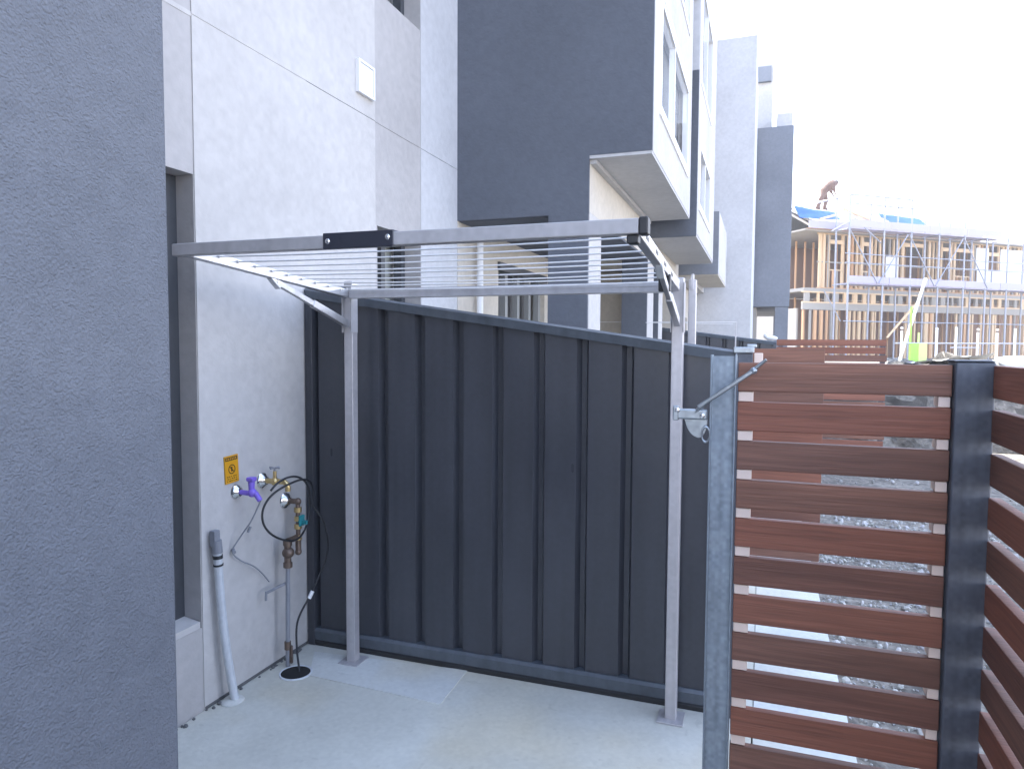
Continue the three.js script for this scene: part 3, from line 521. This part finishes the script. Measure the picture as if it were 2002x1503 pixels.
// ---------------------------------------------------------------- the building site
const O = V(2.887, 0, -39.3), U = V(0.7785, 0, -0.6276), I = V(-0.6276, 0, -0.7785); // facade origin, along, into
const at = (s, y, d = 0) => V(O.x + U.x * s + I.x * d, y, O.z + U.z * s + I.z * d);
const siteM = new THREE.Matrix4().makeBasis(U, V(0, 1, 0), U.clone().cross(V(0, 1, 0))).setPosition(O); // local x along, y up, z outwards
const sbox = (s0, s1, y0, y1, d0, d1) => box(s0, s1, y0, y1, -d1, -d0).applyMatrix4(siteM); // d = metres into the building
{
  const h = thing('timber_frame_house', 'two storey timber framed house under construction in the background', 'house frame', [O.x, 1, O.z]);
  const G0 = 0.95, pines = [mat.pine, mat.pine, mat.pineB, mat.pineC];
  part('floor_slab', sbox(-1.5, 22, G0 - 0.3, G0 + 0.08, 0.1, 9), mat.concreteNew, h);
  part('upper_floor', sbox(-1.2, 22, 4.45, 4.62, 0.0, 9), mat.pineC, h);
  part('inner_lining', [sbox(-1.2, 22, 1.0, 4.4, 4.6, 4.7)], mat.lining, h);
  part('inner_lining', [sbox(-0.4, 22, 4.62, 7.4, 4.8, 4.9)], mat.lining, h);
  part('ceiling', sbox(-1.6, 22, 7.42, 7.5, -0.4, 9), mat.pineC, h);
  const open = { up: [[0.35, 1.15, 5.6, 6.9], [2.55, 3.1, 5.6, 6.9], [5.35, 6.75, 4.7, 7.0], [8.1, 8.75, 4.7, 6.9], [9.1, 10.4, 5.6, 6.9], [11.6, 12.4, 5.7, 6.8]], low: [[1.0, 1.75], [2.9, 3.3], [3.9, 5.6], [6.3, 7.0], [7.6, 9.3], [10.6, 11.2], [12.4, 13.1]] };
  const stud = {};
  const addStud = (s, y0, y1, m, w = 0.05, d = 0) => part('stud', sbox(s, s + w, y0, y1, d, d + 0.1), m, h);
  for (let s = -0.35; s < 17; s += 0.31) { const k = s + rr(-0.05, 0.05); const o = open.up.find((q) => k > q[0] - 0.04 && k < q[1] + 0.04); if (o) { if (o[2] > 5) addStud(k, 4.62, o[2] - 0.06, pines[Math.floor(rnd() * 4)], 0.06); continue; } addStud(k, 4.62, 7.36, pines[Math.floor(rnd() * 4)], rnd() < 0.25 ? 0.14 : 0.07); }
  for (const o of open.up) { addStud(o[0] - 0.06, 4.62, 7.36, mat.pine, 0.08); addStud(o[1], 4.62, 7.36, mat.pine, 0.08); part('window_lintel', sbox(o[0], o[1], o[3], o[3] + 0.2, 0.0, 0.09), mat.pine, h); if (o[2] > 5) part('window_plate', sbox(o[0], o[1], o[2] - 0.06, o[2], 0.0, 0.09), mat.pine, h); }
  for (let s = -1.2; s < 17; s += 0.36) { const k = s + rr(-0.05, 0.05); if (open.low.some((q) => k > q[0] - 0.04 && k < q[1] + 0.04)) continue; addStud(k, G0 + 0.08, 3.5, pines[Math.floor(rnd() * 4)], rnd() < 0.3 ? 0.16 : 0.08); }
  for (const o of open.low) { addStud(o[0] - 0.06, G0 + 0.08, 3.5, mat.pine, 0.1); addStud(o[1], G0 + 0.08, 3.5, mat.pine, 0.1); }
  for (let s = -0.2; s < 17; s += 0.55) addStud(s + rr(-0.1, 0.1), 4.62, 7.36, mat.pineB, 0.06, 2.4);
  for (let s = -1; s < 17; s += 0.6) addStud(s + rr(-0.1, 0.1), G0, 4.3, mat.pineB, 0.07, 2.2);
  part('bottom_plate', sbox(-0.4, 17, 4.621, 4.67, -0.004, 0.1), mat.pineB, h);
  part('top_plate', sbox(-0.4, 17, 7.361, 7.42, -0.004, 0.1), mat.pine, h);
  part('mid_rail', sbox(-0.4, 17, 5.93, 5.99, 0.005, 0.09), mat.pineC, h);
  part('lintel_beam', sbox(-1.3, 17, 3.52, 3.86, -0.02, 0.1), mat.pineC, h);
  part('lintel_edge', sbox(-1.3, 17, 3.861, 3.93, -0.03, 0.1), mat.pine, h);
  part('joist_edge', sbox(-1.3, 17, 4.38, 4.449, -0.03, 0.1), mat.pine, h);
  for (let s = -1.1; s < 17; s += 0.62) part('joist_block', sbox(s + rr(-0.14, 0.14), s + 0.09 + rr(0.14, 0.16), 3.931, 4.379, -0.01, 0.09), rnd() < 0.5 ? mat.pine : mat.pineC, h);
  // roof
  const roof = (s0, s1, y0, y1, d0, d1, m, name) => { const a = at(s0, y0, d0), b = at(s1, y0, d0), c = at(s1, y1, d1), e = at(s0, y1, d1); const g = new THREE.BufferGeometry(); const P = [a, b, c, a, c, e].flatMap((v) => [v.x, v.y, v.z]); const Q = [a, c, b, a, e, c].flatMap((v) => [v.x, v.y - 0.03, v.z]); g.setAttribute('position', new THREE.Float32BufferAttribute([...P, ...Q], 3)); g.computeVertexNormals(); return part(name, g, m, h); };
  for (let s = -1.2; s < 10.2; s += 0.95) roof(s, s + 0.94, 7.9, 9.12, -0.5, 2.2, mat.roofSheet, 'roof_sheet');
  roof(-1.5, 10.3, 9.12, 7.9, 2.2, 9.4, mat.roofSheet, 'rear_roof');
  for (const [s0, s1, y0, y1] of [[0.6, 1.7, 7.9, 8.45], [1.75, 2.6, 7.9, 8.3], [6.5, 8.6, 7.92, 8.3], [8.65, 10.2, 7.92, 8.2]]) part('roof_board', sbox(s0, s1, y0, y1, -0.42, -0.39), mat.roofSheet, h);
  for (const [a, b] of [[at(0.6, 8.6, -0.5), at(3.3, 7.95, -0.5)], [at(2.4, 8.45, -0.5), at(3.6, 8.1, -0.5)], [at(-0.9, 7.95, -0.57), at(0.7, 8.4, -0.57)]]) part('truss_chord', bar(a, b, 0.09, 0.1), mat.pine, h);
  part('fascia', sbox(-1.5, 10.4, 7.52, 7.88, -0.55, -0.5), mat.scafBoard, h);
  part('eaves_lining', sbox(-1.5, 10.4, 7.505, 7.52, -0.5, 0.2), mat.pineB, h);
  for (let s = -1.2; s < 10; s += 0.6) part('rafter', bar(at(s, 7.56, -0.5), at(s, 9.0, 2.1), 0.05, 0.09), mat.pineC, h);
  for (const [s0, s1, y0, y1] of [[10.7, 14.6, 4.9, 5.95], [10.6, 11.55, 5.95, 7.2], [12.5, 14.4, 5.95, 7.2], [4.05, 4.9, 5.3, 6.4], [15.2, 17, 4.9, 7]]) part('wall_wrap', sbox(s0, s1, y0, y1, -0.05, -0.02), mat.sheetWhite, h);
  part('end_wall', [sbox(-1.3, -1.2, 1.0, 3.6, 0.4, 8.5)], mat.pineC, h);
}
function sheet(name, pts, mt, label, category, group) { // bumpy draped sheet over a quad a,b,c,d
  const [a, b, c, d] = pts, nu = 16, nv = 8, pos = [], idx = [];
  for (let j = 0; j <= nv; j++) for (let i = 0; i <= nu; i++) { const u = i / nu, v = j / nv; const p = a.clone().lerp(b, u).lerp(d.clone().lerp(c, u), v); p.y += 0.07 * (fbm(u + 3, v, 6, 4, 3, pts[0].x * 10 | 0) - 0.5); pos.push(p.x, p.y, p.z); }
  for (let j = 0; j < nv; j++) for (let i = 0; i < nu; i++) { const k = j * (nu + 1) + i; idx.push(k, k + 1, k + nu + 2, k, k + nu + 2, k + nu + 1); }
  const g = new THREE.BufferGeometry(); g.setAttribute('position', new THREE.Float32BufferAttribute(pos, 3)); g.setIndex(idx); g.computeVertexNormals();
  return single(name, g, mt, label, category, group);
}
sheet('blue_tarpaulin', [at(-2.1, 7.95, -0.56), at(0.5, 8.0, -0.56), at(0.5, 8.45, -0.1), at(-2.1, 8.62, -0.1)], mat.tarp, 'bright blue tarpaulin over the left corner of the unfinished roof', 'tarpaulin', 'roof tarpaulins');
sheet('blue_tarpaulin', [at(3.3, 8.0, -0.58), at(6.3, 8.08, -0.58), at(6.2, 8.5, -0.1), at(3.3, 8.62, -0.1)], mat.tarp, 'blue tarpaulin over the middle of the unfinished roof', 'tarpaulin', 'roof tarpaulins');
{ // scaffold
  const h = thing('scaffold', 'steel tube scaffold with plank decks around the timber house frame', 'scaffold', [O.x, 1, O.z]);
  const xs = [-0.3, 1.9, 3.7, 5.6, 7.4, 9.0, 10.6, 13.0, 15.5], dep = [-1.6, -0.75];
  for (const s of xs) for (const d of dep) part('standard', cyl(at(s + 0.3, 0.95, d), at(s + 0.3, s < 5 ? 9.1 : s < 9 ? 8.3 : 7.6, d), 0.045, 0.045, 8), mat.scaf, h);
  for (const y of [2.9, 5.75, 6.2]) part('ledger', cyl(at(-0.2, y, -1.6), at(16, y, -1.6), 0.028, 0.028, 8), mat.scaf, h);
  for (const y of [9.05, 8.62]) part('guard_rail', cyl(at(0.1, y, -1.6), at(4.3, y, -1.6), 0.042, 0.042, 8), mat.scaf, h);
  part('guard_rail', cyl(at(0.2, 9.05, -1.6), at(-1.4, 8.75, 3.0), 0.042, 0.042, 8), mat.scaf, h);
  for (let s = 0; s < 15.5; s += 2.6) for (let k = 0; k < 3; k++) part('deck_plank', sbox(s + 0.01, s + 2.58, 4.72 + rr(0, 0.012), 4.77 + rr(0, 0.01), -1.6 + k * 0.28, -1.34 + k * 0.28), mat.scafBoard, h);
  for (let s = 0; s < 10.5; s += 2.6) part('toe_board', sbox(s + 0.01, s + 2.58, 4.78, 5.12, -1.64, -1.61), mat.scafBoard, h);
  for (let s = 0; s < 10; s += 2.6) part('toe_board', sbox(s + 0.01, s + 2.58, 7.5, 7.86, -1.64, -1.61), mat.scafBoard, h);
  for (let s = 0; s < 10; s += 2.6) part('deck_plank', sbox(s + 0.01, s + 2.58, 7.42, 7.47, -1.6, -0.9), mat.scafBoard, h);
  for (let k = 0; k < 5; k++) part('brace', cyl(at(1.9 * k, k % 2 ? 4.8 : 7.3, -1.66), at(1.9 * k + 1.8, k % 2 ? 7.3 : 4.8, -1.66), 0.028, 0.028, 8), mat.scaf, h);
  for (const [a, b] of [[at(0.3, 7.9, -1.6), at(-1.1, 7.2, -1.6)], [at(0.3, 7.9, -1.6), at(2.0, 6.8, -1.6)], [at(-1.1, 4.4, -1.2), at(0.0, 2.9, -1.2)]]) part('brace', cyl(a, b, 0.03, 0.03, 8), mat.scaf, h);
  for (const s of xs) for (const y of [4.72, 7.4]) part('transom', cyl(at(s + 0.3, y, -1.7), at(s + 0.3, y, -0.6), 0.026, 0.026, 8), mat.scaf, h);
}
single('diagonal_prop', bar(at(-1.45, 1.0, -6), at(-0.1, 4.6, -6), 0.09, 0.09, 0.01), mat.sheetWhite, 'long white prop leaning diagonally in front of the scaffold', 'prop');
single('timber_brace', bar(at(1.95, 2.1, -2.2), at(4.0, 4.0, -2.2), 0.06, 0.09), mat.pine, 'thin pale timber brace leaning against the ground floor frame', 'brace');
for (const [s0, s1, m, l] of [[-3.15, -2.74, mat.green, 'bright green site board'], [-2.72, -2.3, mat.greenPale, 'pale yellow green site board beside the bright green one']]) single('site_board', [sbox(s0, s1, 0.9, 1.78, -8.03, -8.0), sbox(s0 + 0.02, s0 + 0.07, 0.7, s0 < -3 ? 3.2 : 2.2, -7.99, -7.94)], m, l, 'board', 'green site boards');
{ let i = 0; for (const s of [-1.76, -0.71, 0.49, 1.59, 2.64, -3.6]) { const h = thing('fence_stake', ['pale stake left of the spoil heap', 'pale stake second along the rope rail', 'pale stake in the middle of the rope rail', 'pale stake fourth along the rope rail', 'pale stake at the right end of the rope rail', 'pale stake nearest the green boards'][i++], 'stake', at(s, 0.8, -8).toArray(), 'site rail stakes'); part('stake', bar(at(s, 0.75, -8), at(s, 2.35 + rr(-0.2, 0.15), -8), 0.07, 0.07), mat.sheetWhite, h); part('cap', sph(at(s, 2.36, -8), 0.05), mat.sheetWhite, h); } }
single('site_rail', [cyl(at(-3.9, 1.78, -8), at(3.2, 1.80, -8), 0.03, 0.03, 8), cyl(at(-1.0, 1.62, -8), at(0.6, 1.62, -8), 0.025, 0.025, 8)], mat.scaf, 'thin horizontal pipe rail along the stakes', 'rail');
// spoil heap, plastic, timber pallet stack
function heap(cx, cz, rx, rz, hgt, mt, name, label, sd) {
  const g = new THREE.SphereGeometry(1, 48, 20, 0, Math.PI * 2, 0, Math.PI / 2); const p = g.attributes.position;
  for (let i = 0; i < p.count; i++) { const x = p.getX(i), y = p.getY(i), z = p.getZ(i); const n = 1 + 0.5 * (fbm(x * 0.5 + 2, z * 0.5 + y * 0.3 + 3, 12, 12, 4, sd) - 0.5); p.setXYZ(i, cx + x * rx * n, -0.1 + Math.pow(Math.max(0, y), 1.3) * hgt * n, cz + z * rz * n); }
  g.computeVertexNormals(); return single(name, g, mt, label, 'heap');
}
heap(3.0, -14.5, 2.0, 1.6, 1.42, mat.gravel, 'rubble_heap', 'pale heap of rubble behind the slat screens', 5);
heap(5.4, -15.5, 2.0, 1.5, 1.38, mat.gravel, 'rubble_heap', 'broad rubble heap at the right edge', 15);
sheet('plastic_sheet', [V(2.5, 1.36, -13.6), V(3.6, 1.52, -13.5), V(3.75, 1.40, -14.5), V(2.4, 1.3, -14.6)], mat.sheetWhite, 'crumpled white plastic sheet on top of the rubble heap', 'plastic sheet');
const sack = (x, z, w, h, d, sd, label) => { const g = new THREE.SphereGeometry(1, 24, 16), p = g.attributes.position; for (let i = 0; i < p.count; i++) { const X = p.getX(i), Y = p.getY(i), Z = p.getZ(i), n = 1 + 0.45 * (fbm(X * 0.5 + 2, Y * 0.5 + Z * 0.4 + 3, 10, 10, 3, sd) - 0.5); const q = (v) => Math.sign(v) * Math.pow(Math.abs(v), 0.7); p.setXYZ(i, x + q(X) * w * n, 1.33 + q(Y) * h * n, z + q(Z) * d * n); } g.computeVertexNormals(); single('sack', g, mat.sheetWhite, label, 'sack', 'white sacks on the rubble'); };
sack(4.05, -13.9, 0.36, 0.13, 0.25, 3, 'white sack lying on the rubble just right of the plastic sheet');
sack(4.62, -14.0, 0.3, 0.12, 0.22, 8, 'white sack on the rubble nearest the brick stack');
{
  const h = thing('brick_stack', 'stack of orange brown bricks at the right edge beside the white sacks', 'brick stack', [5.3, 0.95, -13.3]); let p0 = null;
  for (let k = 0; k < 5; k++) for (let i = 0; i < (k > 3 ? 2 : 3); i++) for (let j = 0; j < 4; j++) { const x = 4.95 + i * 0.242, y = 0.97 + k * 0.086, z = -13.1 - j * 0.122; if (!p0) { p0 = part('brick', box(x, x + 0.23, y, y + 0.076, z - 0.11, z, 0.006), mat.pineB, h); } else copyPart(p0, h, x - 4.95 + rr(-0.008, 0.008), y - 0.97, z + 13.1, (i + j + k) % 3 ? mat.pineB : mat.pineC); }
}
single('work_lamp', [cyl(V(0.03, 1.5, -10.2), V(0.14, 1.66, -10.2), 0.01), sph(V(0.12, 1.72, -10.2), 0.05, 1.6, 0.7, 1), sph(V(0.05, 1.75, -10.2), 0.035)], mat.white, 'small white lamp head on a bent stem above the far fence', 'lamp');

{ // worker on the roof, bent forward
  const F = at(1.85, 9.1, 2.1); const R = U, Fw = U.clone().negate().multiplyScalar(-1); // faces along +U
  const J = (s, y, d) => [s, y, d];
  const bones = [[J(-0.02, 0.92, 0), J(0.34, 1.22, 0), 0.18, 0.21], [J(0.34, 1.22, 0), J(0.46, 1.26, 0), 0.09, 0.065], [J(0.52, 1.28, 0), J(0.56, 1.30, 0), 0.11, 0.10],
    [J(-0.02, 0.9, 0.1), J(-0.2, 0.48, 0.12), 0.135, 0.105], [J(-0.2, 0.48, 0.12), J(-0.38, 0.06, 0.12), 0.105, 0.085], [J(-0.38, 0.05, 0.12), J(-0.24, 0.03, 0.12), 0.05, 0.045],
    [J(0.0, 0.9, -0.1), J(0.12, 0.47, -0.12), 0.135, 0.105], [J(0.12, 0.47, -0.12), J(0.06, 0.06, -0.12), 0.105, 0.085], [J(0.06, 0.05, -0.12), J(0.2, 0.03, -0.12), 0.05, 0.045],
    [J(0.32, 1.22, 0.19), J(0.36, 0.92, 0.24), 0.075, 0.062], [J(0.36, 0.92, 0.24), J(0.46, 0.70, 0.2), 0.045, 0.035], [J(0.32, 1.22, -0.19), J(0.40, 0.93, -0.24), 0.075, 0.062], [J(0.40, 0.93, -0.24), J(0.5, 0.72, -0.18), 0.045, 0.035]];
  const N = 56, S = 0.95, mc = new MarchingCubes(N, new THREE.MeshStandardMaterial(), false, false, 60000);
  const sd = (p, b) => { const [ax, ay, az] = b[0], dx = b[1][0] - ax, dy = b[1][1] - ay, dz = b[1][2] - az, L = dx * dx + dy * dy + dz * dz; const t = Math.max(0, Math.min(1, ((p[0] - ax) * dx + (p[1] - ay) * dy + (p[2] - az) * dz) / L)); return Math.hypot(p[0] - ax - dx * t, p[1] - ay - dy * t, p[2] - az - dz * t) - (b[2] + (b[3] - b[2]) * t); };
  for (let z = 0; z < N; z++) for (let y = 0; y < N; y++) for (let x = 0; x < N; x++) {
    const p = [((x - N / 2) / (N / 2)) * S + 0.1, ((y - N / 2) / (N / 2)) * S + 0.7, ((z - N / 2) / (N / 2)) * S]; let acc = 0; for (const b of bones) acc += Math.exp(-sd(p, b) * 28); mc.field[z * N * N + y * N + x] = Math.log(Math.max(acc, 1e-9)) / 28;
  }
  mc.isolation = 0; mc.update();
  const n = mc.count, g = new THREE.BufferGeometry(); const ps = new Float32Array(n * 3), ns = new Float32Array(n * 3);
  for (let i = 0; i < n * 3; i += 3) { ps[i] = mc.positionArray[i] * S + 0.1; ps[i + 1] = mc.positionArray[i + 1] * S + 0.7; ps[i + 2] = mc.positionArray[i + 2] * S; ns[i] = mc.normalArray[i]; ns[i + 1] = mc.normalArray[i + 1]; ns[i + 2] = mc.normalArray[i + 2]; }
  g.setAttribute('position', new THREE.BufferAttribute(ps, 3)); g.setAttribute('normal', new THREE.BufferAttribute(ns, 3));
  const hands = []; for (const [hx, hy, hz] of [[0.46, 0.70, 0.2], [0.5, 0.72, -0.18]]) { hands.push(sph(V(hx + 0.02, hy - 0.04, hz), 0.045, 0.7, 1, 0.9, 8)); for (let k = 0; k < 4; k++) hands.push(cyl(V(hx + 0.02, hy - 0.07, hz - 0.03 + k * 0.02), V(hx + 0.035, hy - 0.135 + Math.abs(k - 1.5) * 0.012, hz - 0.03 + k * 0.02), 0.010, 0.008, 6)); hands.push(cyl(V(hx + 0.04, hy - 0.03, hz), V(hx + 0.075, hy - 0.075, hz), 0.011, 0.008, 6)); }
  const w = new THREE.Group(); w.name = numbered('person'); w.position.copy(F); w.scale.setScalar(1.1); w.rotation.y = 0.3; scene.add(w);
  tag(w, 'person in brown work clothes bending forward on the unfinished roof', 'person');
  const m = new THREE.Mesh(merge([g, ...hands]), mat.cloth); m.name = 'body'; m.castShadow = m.receiveShadow = true; w.add(m);
  const hat = new THREE.Mesh(merge([sph(V(0.545, 1.335, 0), 0.115, 1.1, 0.85, 1, 14)]), mat.core); hat.name = 'cap'; hat.castShadow = hat.receiveShadow = true; w.add(hat);
  void R; void Fw;
}

// dusty air over the site
scene.fog = new THREE.FogExp2(new THREE.Color(0.95, 0.95, 0.97), 0.0021);

renderer.render(scene, camera);
